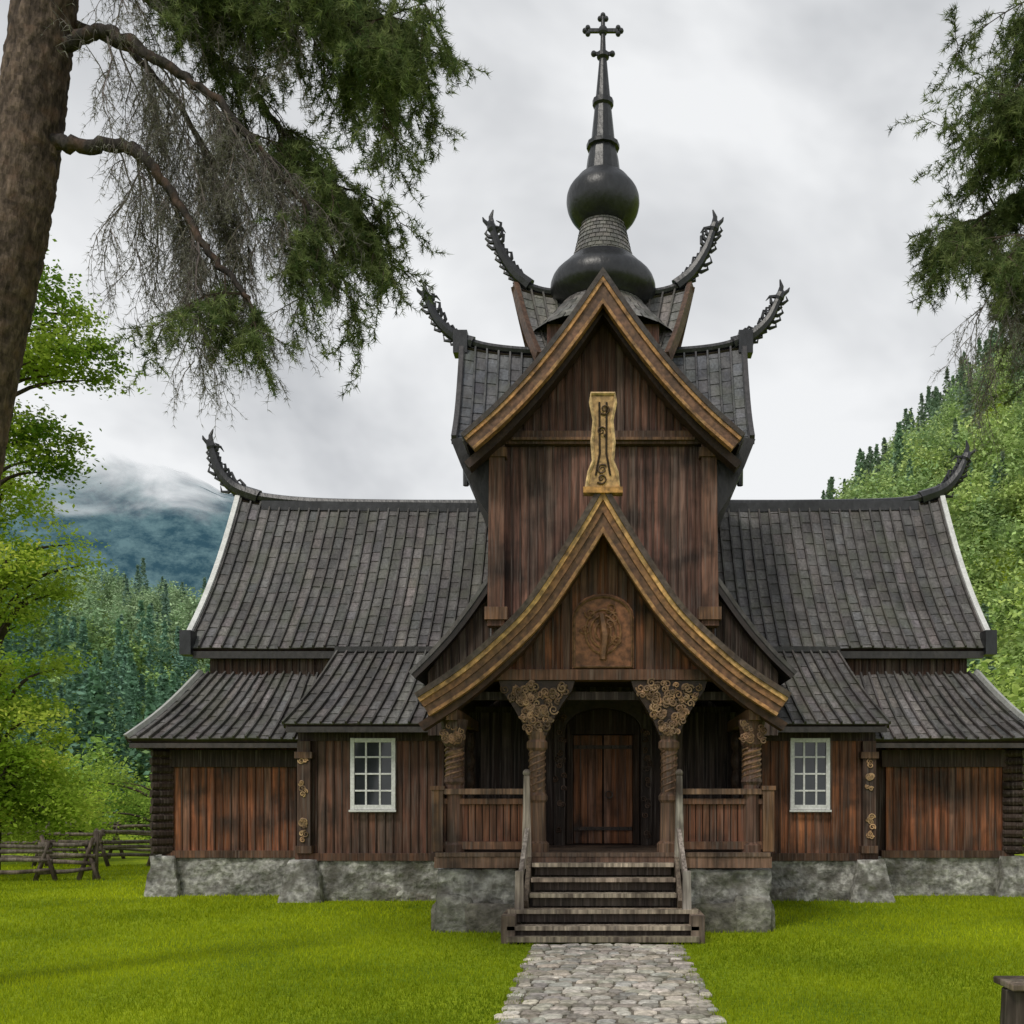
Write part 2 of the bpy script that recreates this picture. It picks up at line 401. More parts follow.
    def mid(u,v):
        x=(xb+(1.9-xb)*u)*(1-v)+(xt2+(1.9-xt2)*u)*v
        return (s*x,18.9+1.45*v,3.22+1.5*v-.08*math.sin(math.pi*v))
    roof(mid,int((xb-1.9)/.215),8)
    def mids(u,v):
        return (s*(xb+(xt2-xb)*v),(18.9+1.5*u)*(1-v)+(20.35+.5*u)*v,3.22+1.5*v-.08*math.sin(math.pi*v))
    roof(mids,6,8,rib=False,su=6)
    tar.beam((X(xb-.05),18.93,3.13),(X(2.4),18.93,3.13),.07,.1,(.035,.028,.025))
    tar.beam((X(xt2+.05),20.36,4.78),(X(2.0),20.36,4.78),.12,.1,(.03,.028,.028))
    ql=quad((X(3.35),18.35,4.05),(X(3.35),20.4,4.05),(X(1.95),20.4,5.75),(X(1.95),18.35,5.75),.12)
    roof(ql,10,9,rib=True,su=6)
    planks(min(X(2.0),X(3.1)),max(X(2.0),X(3.1)),3.0,lambda x:5.55-(abs(x)-1.95)*1.25,18.6,w=.14,col=(.05,.028,.02))
    wx=-4.23 if s<0 else 3.81; ww=.385 if s<0 else .335; z0,z1=1.72,2.96
    glass.box(wx-ww,wx+ww,19.33,19.36,z0,z1,(.03,.035,.04))
    yw=19.29; cw=(.72,.72,.70)
    white.box(wx-ww-.03,wx-ww+.045,yw,19.40,z0-.04,z1+.04,cw); white.box(wx+ww-.045,wx+ww+.03,yw,19.40,z0-.04,z1+.04,cw)
    white.box(wx-ww+.046,wx+ww-.046,yw+.003,19.40,z1-.04,z1+.037,cw); white.box(wx-ww+.046,wx+ww-.046,yw+.003,19.40,z0-.037,z0+.05,cw)
    white.box(wx-ww-.05,wx+ww+.05,yw-.04,yw-.002,z0-.08,z0-.042,cw)
    for k in (1,2):
        xx=wx-ww+2*ww*k/3; white.box(xx-.017,xx+.017,yw+.012,19.34,z0+.05,z1-.04,cw)
    for k in (1,2,3):
        zz=z0+(z1-z0)*k/4; white.box(wx-ww+.05,wx+ww-.05,yw+.018,19.34,zz-.016,zz+.016,cw)

# nave --------------------------------------------------------------
wood.box(-1.93,1.93,18.56,25.5,.6,8.2,(.03,.018,.013))
PROF=[(0,10.72),(.6,9.86),(1.2,9.10),(1.8,8.46),(2.38,7.94)]
PX=[p[0] for p in PROF]; PZ=[p[1] for p in PROF]
pz=lambda x: float(np.interp(abs(x),PX,PZ))
planks(-1.75,1.75,4.3,8.08,18.52,w=.145,col=C_WALLUP)
wood.box(-1.8,1.8,18.36,18.56,8.09,8.32,vcol(C_POST)); 
wood.box(-1.6,1.6,18.30,18.355,8.14,8.19,C_BROWN)
planks(-1.8,1.8,8.33,lambda x:pz(x)-.25,18.5,w=.145,col=(.125,.058,.040))
for s in (-1,1):
    wood.hexa([(s*1.72,18.3,4.9),(s*2.02,18.3,4.9),(s*2.02,18.6,4.9),(s*1.72,18.6,4.9),(s*1.72,18.3,8.08),(s*1.98,18.3,8.08),(s*1.98,18.6,8.08),(s*1.72,18.6,8.08)],vcol(C_POST,.05))
    wood.box(min(s*1.66,s*2.06),max(s*1.66,s*2.06),18.24,18.62,5.0,5.22,C_BROWN)
    wood.box(min(s*1.68,s*2.04),max(s*1.68,s*2.04),18.26,18.62,7.84,8.0,C_BROWN)
    tar.prism([(s*2.0,6.85),(s*2.2,7.15),(s*2.5,7.75),(s*2.68,8.2),(s*2.0,8.3)][::s],18.45,23.6,(.02,.018,.017))
    planks(18.6,25,4.6,8.0,s*1.94,axis='y',w=.2,col=C_WALLUP)
def mainr(s):
    def f(u,v):
        x=2.38*(1-v); return (s*x,17.85+7.6*u,pz(x)+.02)
    return f
for s in (-1,1): roof(mainr(s),30,12,rib=False)
def bargeboard(prof,layers):
    P=catmull([(x,0,z) for x,z in prof],5); n=len(P)
    N=[]
    for i in range(n):
        t=(P[min(i+1,n-1)]-P[max(i-1,0)]).normalized(); N.append(Vector((t.z,0,-t.x)))
    for s in (-1,1):
        for off0,off1,ya,yb,c in layers:
            for i in range(n-1):
                q=[]
                for (k,o) in ((i,off0),(i+1,off0),(i+1,off1),(i,off1)):
                    nn=N[k]; p=P[k]+nn*o
                    if k==0 or p.x<0:
                        dx=(P[1]-P[0]).normalized(); p=P[0]+nn*o; 
                        if abs(dx.x)>1e-6: p=p-dx*(p.x/dx.x)
                    q.append((s*p.x,p.z))
                cc=vcol(c,.03)
                vs=[(x,ya,z) for x,z in q]+[(x,yb,z) for x,z in q]
                fs=[(0,1,2,3),(7,6,5,4),(0,4,5,1),(2,6,7,3)]
                if i==n-2: fs.append((1,5,6,2))
                trim.add(vs,fs,cc)
bargeboard([(x,z+.08) for x,z in PROF],[(-.03,.05,17.70,17.98,(.05,.04,.035)),(.051,.11,17.72,17.9,(.40,.21,.075)),(.111,.26,17.76,17.9,(.15,.08,.045)),(.261,.31,17.73,17.9,(.34,.18,.07))])
bargeboard([(x,z-.28) for x,z in PROF],[(.0,.14,18.0,18.3,(.04,.023,.016))])

# transverse roof ----------------------------------------------------
def cross(xr,xe_,yr,zr,ye,ze,sag,lift):
    def f(u,v):
        uu=2*u-1; x=uu*(xe_+(xr-xe_)*v)
        return (x,ye+(yr-ye)*v,ze+(zr-ze)*v-sag*math.sin(math.pi*v)+lift*abs(uu)**3*v)
    return f
for ye in (19.05,22.95):
    roof(cross(2.78,2.66,21.0,10.72,ye,8.35,.28,.22),24,10,col=(.11,.114,.125))
for s in (-1,1):
    v=[(s*2.6,19.3,8.2),(s*2.6,22.7,8.2),(s*2.68,21.0,10.7)]
    wood.add(v,[(0,1,2)],C_WALLUP)
    wood.box(min(s*2.0,s*2.6),max(s*2.0,s*2.6),19.2,22.8,8.15,8.4,C_DARK)
    tar.tube([(s*2.82,20.9,10.95),(s*2.74,20.9,9.6),(s*2.72,20.85,8.1)],.06,C_TAR,6)
    for ye in (19.0,23.0):
        pts=[(s*(2.70+.12*v),ye+(21-ye)*v,8.35+2.37*v-.28*math.sin(math.pi*v)+.22*v+.03) for v in [i/8 for i in range(9)]]
        for a,b in zip(pts[:-1],pts[1:]): tar.beam(a,b,.09,.17,(.05,.045,.045))
    P=catmull([(0,21,10.8),(s*1.4,21,10.83),(s*2.3,21,10.92),(s*2.85,21,11.08)],5); tar.tube(P,.085,C_TAR,8)
    dragon([(s*2.6,10.98),(s*2.95,11.12),(s*3.3,11.45),(s*3.5,11.85)],21,.13,1.0)
    tar.box(min(s*2.7,s*2.98),max(s*2.7,s*2.98),20.85,21.15,10.75,11.2,C_TAR)
for ye in (20.35,22.65):
    roof(cross(1.72,1.2,21.5,12.15,ye,10.4,.12,.2),14,9,col=(.19,.18,.165))
for s in (-1,1):
    wood.add([(s*1.12,20.5,10.4),(s*1.12,22.5,10.4),(s*1.6,21.5,12.05)],[(0,1,2)],(.10,.05,.035))
    for ye in (20.3,22.7):
        pts=[(s*(1.25+.55*v),ye+(21.5-ye)*v,10.4+1.75*v-.12*math.sin(math.pi*v)+.2*v+.03) for v in [i/8 for i in range(9)]]
        for a,b in zip(pts[:-1],pts[1:]): trim.beam(a,b,.10,.2,(.10,.055,.035))
    P=catmull([(0,21.5,12.25),(s*1.0,21.5,12.25),(s*1.5,21.5,12.37),(s*1.8,21.5,12.55)],5); tar.tube(P,.08,C_TAR,8)
    dragon([(s*1.5,12.38),(s*1.82,12.66),(s*2.1,13.1),(s*2.25,13.5)],21.5,.13,1.05)
wood.box(-1.1,1.1,20.6,22.4,8.3,11.2,C_WALLUP)

# spire ---------------------------------------------------------------
S=.02048; zz=lambda py:1.86+(800-py)*S
spire=MB(); bulbs=MB()
def LP(l): return [(r*S,zz(p)) for p,r in l]
def smoothprof(l,n=5):
    P=catmull([(r,0,z) for r,z in l],n); return [(max(.001,p.x),p.z) for p in P]
for prof in (LP([(345,74),(328,58),(312,44),(304,38)]),LP([(268,33),(254,28),(240,24.5),(228,22),(218,20)])):
    pr=smoothprof(prof,3)
    n=24
    for j in range(len(pr)-1):
        for k in range(n):
            g0=2*math.pi*(k+.5*(j%2)+.04)/n; g1=2*math.pi*(k+.5*(j%2)+.96)/n
            r0,z0=pr[j]; r1,z1=pr[j+1]; r0+=.03; z0-=.03
            c=vcol((.17,.16,.15),.35)
            sh.add([(r0*math.cos(g0),21.5+r0*math.sin(g0),z0),(r0*math.cos(g1),21.5+r0*math.sin(g1),z0),(r1*math.cos(g1),21.5+r1*math.sin(g1),z1),(r1*math.cos(g0),21.5+r1*math.sin(g0),z1)],[(0,1,2,3)],c)
    spire.lathe([(r-.02,z) for r,z in pr],0,21.5,C_TAR,24)
bulbs.lathe(smoothprof(LP([(310,.1),(310,36),(305,45),(297,51.5),(288,52.5),(279,49),(271,41),(265,35),(262,29),(262,1)])),0,21.5,C_TAR,40)
bulbs.lathe(smoothprof(LP([(229,1),(228,20),(222,29),(213,34.5),(203,36.5),(193,34.5),(184,28),(178,21),(177,1)])),0,21.5,C_TAR,40)
bulbs.build("spire_bulbs",M_TAR,church,smooth=True,merge=True)
spire.lathe(LP([(182,21),(177,21),(175,17.5),(160,15.5),(150,13.5),(149,16.5),(145,16.5),(143,12),(125,10.2),(108,8.4),(106,10.5),(101,10.5),(99,7.4),(80,5.6),(60,3.8),(58,6.2),(54,6.2),(52,3),(40,2.5),(16,2)]),0,21.5,C_TAR,12)
spire.build("spire",M_TAR,church,smooth=False)
zc=zz(31)
def ball(m,x,y,z,r,c):
    m.lathe([(max(.001,r*math.sin(math.pi*i/8)),z-r*math.cos(math.pi*i/8)) for i in range(9)],x,y,c,10)
tar.beam((-.31,21.5,zc),(.31,21.5,zc),.06,.07,C_TAR); tar.beam((-.19,21.5,zz(54)),(.19,21.5,zz(54)),.05,.06,C_TAR)
for x,z in ((-.31,zc),(.31,zc),(0,zz(19))):
    for dx,dz in ((0,.06),(0,-.06),(-.06 if x<=0 else .06,0)) if x else ((.06,0),(-.06,0),(0,.07)):
        ball(tar,x+dx,21.5,z+dz,.055,C_TAR)
for x in (-.19,.19): ball(tar,x,21.5,zz(54),.06,C_TAR)
ball(tar,0,21.5,zc,.10,C_TAR)

# porch ---------------------------------------------------------------
FL=1.12
PP=[(0,6.12),(.33,5.56),(.72,4.95),(1.1,4.42),(1.6,3.93),(2.05,3.56),(2.57,3.22)]
QX=[p[0] for p in PP]; QZ=[p[1] for p in PP]
qz=lambda x: float(np.interp(abs(x),QX,QZ))
def porchr(s):
    def f(u,v):
        x=2.57*(1-v); return (s*x,14.55+3.95*u,qz(x)+.02)
    return f
for s in (-1,1): roof(porchr(s),17,14,rib=False,sv=12)
bargeboard([(x,z+.08) for x,z in PP],[(-.03,.045,14.38,14.62,(.09,.065,.05)),(.046,.105,14.41,14.56,(.55,.32,.12)),(.106,.19,14.45,14.56,(.24,.12,.05)),(.191,.29,14.48,14.56,(.15,.08,.042)),(.291,.335,14.43,14.56,(.38,.20,.08))])
bargeboard([(x,z-.29) for x,z in PP],[(0,.12,14.6,14.85,(.07,.035,.022))])
planks(-1.75,1.75,3.72,lambda x:qz(x)-.2,15.02,w=.13,col=(.21,.08,.036))
wood.box(-1.72,1.72,14.86,15.1,3.56,3.71,vcol((.16,.08,.05)))
wood.box(-2.5,2.5,15.12,15.2,3.3,3.42,C_DARK)
pan=[(-.44,3.73),(.44,3.73),(.44,4.45)]+[(.44*math.cos(a),4.45+.34*math.sin(a)) for a in [i*math.pi/10 for i in range(1,10)]]+[(-.44,4.45)]
carve.prism(pan,14.90,14.975,(.24,.10,.045))
P=[(x*.93,14.89,3.73+(z-3.73)*.94+.02) for x,z in pan]; carve.tube(P+[P[0]],.022,C_BROWN,5)
for k in range(3):
    r=.25-.07*k
    carve.tube([(r*math.cos(a),14.885,4.25+r*1.25*math.sin(a)) for a in [i*math.pi/12 for i in range(25)]],.018,(.22,.11,.05),5)
for k in range(8): spiral(carve,R.uniform(-.28,.28),14.885,R.uniform(3.85,4.6),.08,(.22,.11,.05),tr=.014)
carve.tube([(0,14.88,3.85),(.03,14.88,4.2),(-.02,14.88,4.5)],[.05,.07,.05],(.2,.1,.05),6)
FY=14.42
fin=[(-.23,6.12),(.23,6.12),(.19,6.35),(.13,6.5),(.15,6.75),(.12,7.05),(.17,7.3),(.16,7.42),(-.16,7.42),(-.17,7.3),(-.12,7.05),(-.15,6.75),(-.13,6.5),(-.19,6.35)]
carve.prism(fin,FY-.05,FY+.06,(.50,.31,.13))
P=[(x,FY-.055,z) for x,z in fin]; carve.tube(P+[P[0]],.025,(.62,.42,.20),5)
carve.tube([(-.05,FY-.06,7.3),(-.045,FY-.06,6.6),(-.1,FY-.06,6.3)],.014,(.03,.02,.01),4)
carve.tube([(.05,FY-.06,7.3),(.045,FY-.06,6.6),(.1,FY-.06,6.3)],.014,(.03,.02,.01),4)
for z in (6.25,6.38,6.9,7.2): spiral(carve,R.uniform(-.03,.03),FY-.06,z,.075,(.08,.045,.02),tr=.014)
carve.box(-.27,.27,FY-.08,FY+.1,6.06,6.14,C_GOLD)

for s in (-1,1):
    x=s*.94
    wood.lathe([(.001,FL),(.17,FL),(.17,FL+.12),(.13,FL+.16),(.12,FL+.7),(.15,FL+.74),(.15,FL+.8),(.115,FL+.85),(.11,2.55),(.15,2.6),(.15,2.68),(.12,2.72),(.14,2.82),(.001,2.82)],x,14.98,(.19,.11,.07),16,cf=lambda c:vcol(c,.12))
    carved_post(carve,x,14.98,FL+.86,2.56,.115,(.13,.075,.045),5,helix=True)
    cap=[(x-.14,2.78),(x+.14,2.78),(x+.22,2.98),(x+.36,3.22),(x+.5,3.42),(x+.54,3.555),(x-.54,3.555),(x-.5,3.42),(x-.36,3.22),(x-.22,2.98)]
    carve.prism(cap,14.9,15.14,(.04,.023,.015))
    for k in range(90):
        z=R.uniform(2.82,3.52); w=np.interp(z,[2.78,2.98,3.22,3.42,3.55],[.12,.2,.34,.48,.5])
        rr=R.uniform(.04,.07); xx=x+R.uniform(-w,w)*.95
        spiral(carve,xx,14.885+R.uniform(-.03,.01),z,rr,vcol((.25,.155,.09),.55),tr=R.uniform(.012,.02),flip=R.choice((-1,1)))
    x2=s*2.12
    wood.lathe([(.001,FL),(.16,FL),(.16,FL+.1),(.12,FL+.14),(.12,FL+.95),(.15,FL+1.0),(.13,FL+1.08),(.11,2.6),(.15,2.65),(.17,2.85),(.2,3.0),(.001,3.0)],x2,14.98,(.12,.065,.045),16,cf=lambda c:vcol(c,.15))
    carved_post(carve,x2,14.98,2.15,2.6,.13,(.14,.08,.045),3,helix=True)
    for k in range(26): spiral(carve,x2+R.uniform(-.15,.15),14.83,R.uniform(2.68,2.98),.05,vcol((.22,.13,.075),.4),tr=.014)
    carved_post(carve,s*2.2,17.1,FL,2.95,.12,(.06,.035,.022),6)
    wood.beam((s*2.12,14.7,3.06),(s*2.12,18.4,3.06),.16,.16,C_BROWN)
    wood.beam((s*.94,15.1,3.62),(s*.94,17.4,3.62),.14,.14,C_DARK)
    xa,xb=sorted((s*1.1,s*2.34))
    wood.box(xa,xb,14.84,15.12,1.94,2.02,vcol((.27,.16,.10)))
    wood.box(xa+.01,xb-.01,14.9,15.06,1.80,1.88,vcol((.17,.085,.05)))
    wood.box(xa+.01,xb-.01,14.88,15.08,1.16,1.27,vcol((.17,.085,.05)))
    n=12
    for i in range(n):
        p=xa+.07+(xb-xa-.14)*i/(n-1)
        wood.box(p-.044,p+.044,14.955,14.99,1.27,1.80,vcol((.17,.07,.04),.25))
    wood.box(xa+.02,xb-.02,15.0,15.02,1.27,1.8,C_DARK)
    wood.box(min(s*2.26,s*2.42),max(s*2.26,s*2.42),14.82,15.12,1.13,2.0,vcol(C_BROWN)); 
    wood.box(min(s*2.24,s*2.44),max(s*2.24,s*2.44),14.80,15.14,2.0,2.06,vcol(C_BROWN))
    for i in range(12):
        y=15.2+i*.16; wood.box(min(s*2.3,s*2.34),max(s*2.3,s*2.34),y,y+.14,1.16,1.95,vcol(C_WALL,.2))
    wood.hexa([(s*1.0,14.66,.9),(s*1.14,14.66,.9),(s*1.14,14.8,.9),(s*1.0,14.8,.9),(s*1.03,14.68,2.2),(s*1.11,14.68,2.2),(s*1.11,14.78,2.2),(s*1.03,14.78,2.2)],vcol(C_GREYW,.05))
    ball(wood,s*1.07,14.73,2.24,.055,C_GREYW)
    wood.beam((s*1.06,14.7,1.42),(s*1.10,13.95,.80),.06,.12,vcol(C_GREYW,.05))
    wood.hexa([(s*1.05,13.86,.38),(s*1.17,13.86,.38),(s*1.17,13.98,.38),(s*1.05,13.98,.38),(s*1.06,13.87,.92),(s*1.16,13.87,.92),(s*1.16,13.97,.92),(s*1.06,13.97,.92)],vcol(C_GREYW,.05))
    wood.beam((s*1.03,14.82,1.0),(s*1.03,14.05,.4),.06,.3,vcol((.2,.15,.11),.05))
    roughstone(min(s*1.22,s*2.36),max(s*1.22,s*2.36),14.88,16.6,.0,.88,col=(.40,.39,.36),amp=.07)
    boulder(s*1.55,14.86,.14,.40,.16,.26,vcol((.17,.155,.125),.15)); boulder(s*2.1,14.88,.20,.27,.16,.30,vcol((.24,.225,.19),.15))
    boulder(s*2.33,15.3,.15,.13,.4,.24,vcol((.2,.19,.16),.15)); boulder(s*2.33,16.1,.15,.13,.42,.26,vcol((.2,.19,.16),.15))
for i in range(16):
    y=14.78+i*.16; wood.box(-2.36,2.36,y,y+.152,FL-.06,FL-.002*(i%2),vcol((.14,.09,.06),.2))
wood.box(-2.38,2.38,14.80,14.9,FL-.22,FL-.062,vcol((.2,.12,.08),.1))
wood.box(-1.2,1.2,15.1,15.2,.0,FL-.23,C_DARK)
for k in range(5):
    z=FL-.19-.19*k
    hw=.99 if k<3 else 1.26
    yy=14.78-.24*(k+1)
    for q in (0,1):
        wood.box(-hw+R.uniform(0,.015),hw-R.uniform(0,.015),yy+.142*q,yy+.142*q+.137,z,z+.055-.003*q,vcol((.44,.36,.27),.2))
    wood.box(-hw+.04,hw-.04,yy+.10,yy+.14,z-.12,z-.001,vcol((.05,.038,.03),.1))
wood.box(-1.32,-1.14,13.58,14.5,.0,.36,vcol((.26,.2,.15))); wood.box(1.14,1.32,13.58,14.5,.0,.36,vcol((.26,.2,.15)))
wood.box(-1.24,1.24,13.48,13.62,.03,.10,vcol((.34,.28,.2)))
wood.box(-1.2,1.2,13.8,14.6,-.05,.05,C_DARK)
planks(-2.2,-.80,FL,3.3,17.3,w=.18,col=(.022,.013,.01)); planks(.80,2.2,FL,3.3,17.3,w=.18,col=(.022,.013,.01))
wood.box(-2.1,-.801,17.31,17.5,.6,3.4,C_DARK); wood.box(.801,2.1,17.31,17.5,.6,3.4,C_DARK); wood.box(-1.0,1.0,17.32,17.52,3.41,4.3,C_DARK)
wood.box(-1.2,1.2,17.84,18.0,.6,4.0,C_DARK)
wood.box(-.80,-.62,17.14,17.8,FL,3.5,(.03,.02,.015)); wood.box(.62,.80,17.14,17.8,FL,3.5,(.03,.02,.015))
arch=[(-.62,3.5),(-.62,3.0)]+[(-.62*math.cos(a),3.0+.36*math.sin(a)) for a in [i*math.pi/12 for i in range(1,12)]]+[(.62,3.0),(.62,3.5)]
carve.prism(arch,17.13,17.3,(.035,.021,.015))
for k in range(40):
    spiral(carve,R.choice((-1,1))*R.uniform(.64,.78),17.12,R.uniform(FL+.1,3.4),.05,vcol((.07,.04,.025),.4),tr=.014)
planks(-.5,-.01,FL+.01,2.95,17.75,w=.13,col=(.30,.12,.055)); planks(.01,.5,FL+.01,2.95,17.75,w=.13,col=(.30,.12,.055))
wood.box(-.61,-.505,17.62,17.8,FL,2.96,(.06,.033,.02)); wood.box(.505,.61,17.62,17.8,FL,2.96,(.06,.033,.02)); wood.box(-.61,.61,17.62,17.8,2.961,3.5,(.035,.02,.013))
door=MB()
for z in (1.35,2.72): door.box(-.49,.49,17.645,17.67,z,z+.06,(.06,.04,.03))
for i in range(7): 
    for z in (1.38,2.75): ball(door,-.42+i*.14,17.64,z,.014,(.05,.05,.05))
door.tube([(.1+.06*math.cos(a),17.63,1.95+.06*math.sin(a)) for a in [i*math.pi/6 for i in range(13)]],.01,(.1,.09,.08),5)
door.build("door_ironwork",M_TRIM,church)
for s in (-1,1):
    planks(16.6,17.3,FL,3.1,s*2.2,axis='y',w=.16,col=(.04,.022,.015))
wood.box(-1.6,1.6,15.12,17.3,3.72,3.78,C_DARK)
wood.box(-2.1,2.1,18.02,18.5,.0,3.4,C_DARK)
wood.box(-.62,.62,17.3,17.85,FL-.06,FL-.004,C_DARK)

sh.build("roof_shingles",M_SHIN,church); deck.build("roof_deck",M_TAR,church)
wood.build("timber_walls",M_WOOD,church,bevel=.006); trim.build("bargeboards",M_TRIM,church)
carve.build("carvings",M_TRIM,church); stone.build("stone_foundation",M_STONE,church,merge=True,smooth=True)
tar.build("ridges_and_dragon_heads",M_TAR,church); white.build("window_frames_and_verges",M_WHITE,church,bevel=.004)
glass.build("window_glass",M_GLASS,church)

# ------------------------------------------------------------------ terrain
def sstep(a,b,x):
    t=np.clip((x-a)/(b-a),0,1); return t*t*(3-2*t)
def H(x,y):
    x=np.asarray(x,float); y=np.asarray(y,float)
    t=sstep(45,165,y); tl=sstep(75,170,y)
    right=np.clip(.95*(x+8),0,120)
    left=29*sstep(15,62,-x)+.10*np.clip(-x-60,0,300)
    h=t*right*(x>-8)+tl*left
    h+=t*3*np.sin(x*.06+1)*np.cos(y*.045)
    return h
xs=np.concatenate([np.linspace(-900,-150,26)[:-1],np.linspace(-150,150,101),np.linspace(150,900,26)[1:]])
ys=np.concatenate([np.linspace(-60,40,21)[:-1],np.linspace(40,230,64),np.linspace(230,1600,24)[1:]])
XX,YY=np.meshgrid(xs,ys,indexing='ij'); ZZ=H(XX,YY)
ZZ=np.where(YY>200,ZZ*(1-sstep(200,420,YY)),ZZ)
V=np.stack([XX,YY,ZZ],-1).reshape(-1,3); nx,ny=len(xs),len(ys)
I=np.arange(nx*ny).reshape(nx,ny)
F=np.stack([I[:-1,:-1],I[1:,:-1],I[1:,1:],I[:-1,1:]],-1).reshape(-1,4)
gm=bpy.data.materials.new("grass_ground"); gm.use_nodes=True
nt=gm.node_tree; N=nt.nodes; L=nt.links; b=N["Principled BSDF"]; b.inputs["Roughness"].default_value=.95; b.inputs["Specular IOR Level"].default_value=.1
tc=N.new("ShaderNodeTexCoord"); n1=N.new("ShaderNodeTexNoise"); n1.inputs["Scale"].default_value=.4; n1.inputs["Detail"].default_value=6
n2=N.new("ShaderNodeTexNoise"); n2.inputs["Scale"].default_value=14; n2.inputs["Detail"].default_value=4
L.new(tc.outputs["Object"],n1.inputs["Vector"]); L.new(tc.outputs["Object"],n2.inputs["Vector"])
cr=N.new("ShaderNodeValToRGB"); e=cr.color_ramp.elements; e[0].position=.36; e[0].color=(.09,.16,.010,1); e[1].position=.66; e[1].color=(.37,.46,.018,1)
mx=N.new("ShaderNodeMix"); mx.data_type='FLOAT'; mx.inputs[0].default_value=.4
L.new(n1.outputs[0],mx.inputs[2]); L.new(n2.outputs[0],mx.inputs[3]); L.new(mx.outputs[0],cr.inputs[0]); L.new(cr.outputs[0],b.inputs["Base Color"])
bp=N.new("ShaderNodeBump"); bp.inputs["Distance"].default_value=.04; L.new(n2.outputs[0],bp.inputs["Height"]); L.new(bp.outputs[0],b.inputs["Normal"])
np_mesh("ground",V,F,np.full((len(F),3),.1),gm,smooth=True)

# path --------------------------------------------------------------
pth=MB()
pth.box(-.87,.97,2,13.5,-.05,.006,(.16,.14,.11))
y=2.0
while y<13.4:
    d=R.uniform(.13,.2); x=-.88+R.uniform(-.06,.03)
    while x<.93:
        w=R.uniform(.14,.27)
        j=lambda k=.018: R.uniform(-k,k)
        x0,x1=x+.008,min(x+w-.01,1.02); q=[(x0+j(),y+.008+j()),(x1+j(),y+.008+j()),(x1+j(),y+d-.008+j()),(x0+j(),y+d-.008+j())]
        cx=sum(a[0] for a in q)/4; cy=sum(a[1] for a in q)/4; pts=[]
        for a,bq in zip(q,q[1:]+q[:1]):
            pts.append((a[0]+(bq[0]-a[0])*.2,a[1]+(bq[1]-a[1])*.2)); pts.append((a[0]+(bq[0]-a[0])*.8,a[1]+(bq[1]-a[1])*.8))
        h=R.uniform(.018,.034); tl=R.uniform(-.05,.05)
        vs=[(a,bb,.0) for a,bb in pts]+[(a,bb,h*.65) for a,bb in pts]+[(cx+(a-cx)*.78,cy+(bb-cy)*.78,h+tl*(a-cx)) for a,bb in pts]
        fs=[(i,(i+1)%8,(i+1)%8+8,i+8) for i in range(8)]+[(i+8,(i+1)%8+8,(i+1)%8+16,i+16) for i in range(8)]+[tuple(range(16,24))]
        c=vcol(R.choice([(.44,.40,.34),(.37,.35,.31),(.52,.48,.41),(.30,.27,.23)]),.2)
        pth.add(vs,fs,c)
        x+=w
    y+=d
pth.build("cobblestone_path",M_COB)

# grass blades ---------------------------------------------------------
n=290000
D=7.6*np.exp(NR.random(n)*math.log(30/7.6)); 
x=NR.uniform(-.66,.50,n)*D
def outside(x,y):
    m=~((np.abs(x-.05)<.88+.05*np.sin(y*5)+.05*np.sin(y*17+x)+NR.normal(0,.04,len(x)))&(y<13.6))
    m&=~((np.abs(x)<1.4)&(y>13.5)&(y<16)); m&=~((np.abs(x)<2.4)&(y>14.75))
    m&=~((x>-5.8)&(x<5.2)&(y>19.3)); m&=~((x>-8.6)&(x<8.0)&(y>20.35))
    return m
k=outside(x,D); x=x[k]; D=D[k]; n=len(x)
def fbm(px_,py_,s0):
    out=np.zeros(len(px_)); g=np.random.default_rng(s0)
    for o in range(7):
        f=.35*1.7**o; a=g.uniform(0,6.28); out+=np.sin(f*(px_*math.cos(a)+py_*math.sin(a))+g.uniform(0,6)+1.5*np.sin(f*.6*(py_*math.cos(a)-px_*math.sin(a))))/1.35**o
    return np.clip(.5+out*.17,0,1)
clump=fbm(x,D,3); fine=fbm(x*6,D*6,4)
h=NR.uniform(.018,.045,n)*(1+.02*D)*(.75+.6*fine); w=.0035*(D/8)
ang=NR.uniform(0,2*np.pi,n); lx=NR.normal(0,.35,n)*h; ly=NR.normal(0,.35,n)*h
V=np.zeros((n,3,3)); V[:,0]=np.stack([x-w*np.cos(ang),D-w*np.sin(ang),0*x-.002],-1); V[:,1]=np.stack([x+w*np.cos(ang),D+w*np.sin(ang),0*x-.002],-1); V[:,2]=np.stack([x+lx,D+ly,h],-1)
t=np.clip(NR.random(n)*.5+.5*clump+.15*fine-.05,0,1)[:,None]; C=np.array([.13,.24,.010])*(1-t)+np.array([.54,.60,.022])*t
C=C*NR.uniform(.75,1.2,(n,1))*(.72+.5*clump)[:,None]
np_mesh("grass",V.reshape(-1,3),np.arange(n*3).reshape(-1,3),C,M_GRASSB)

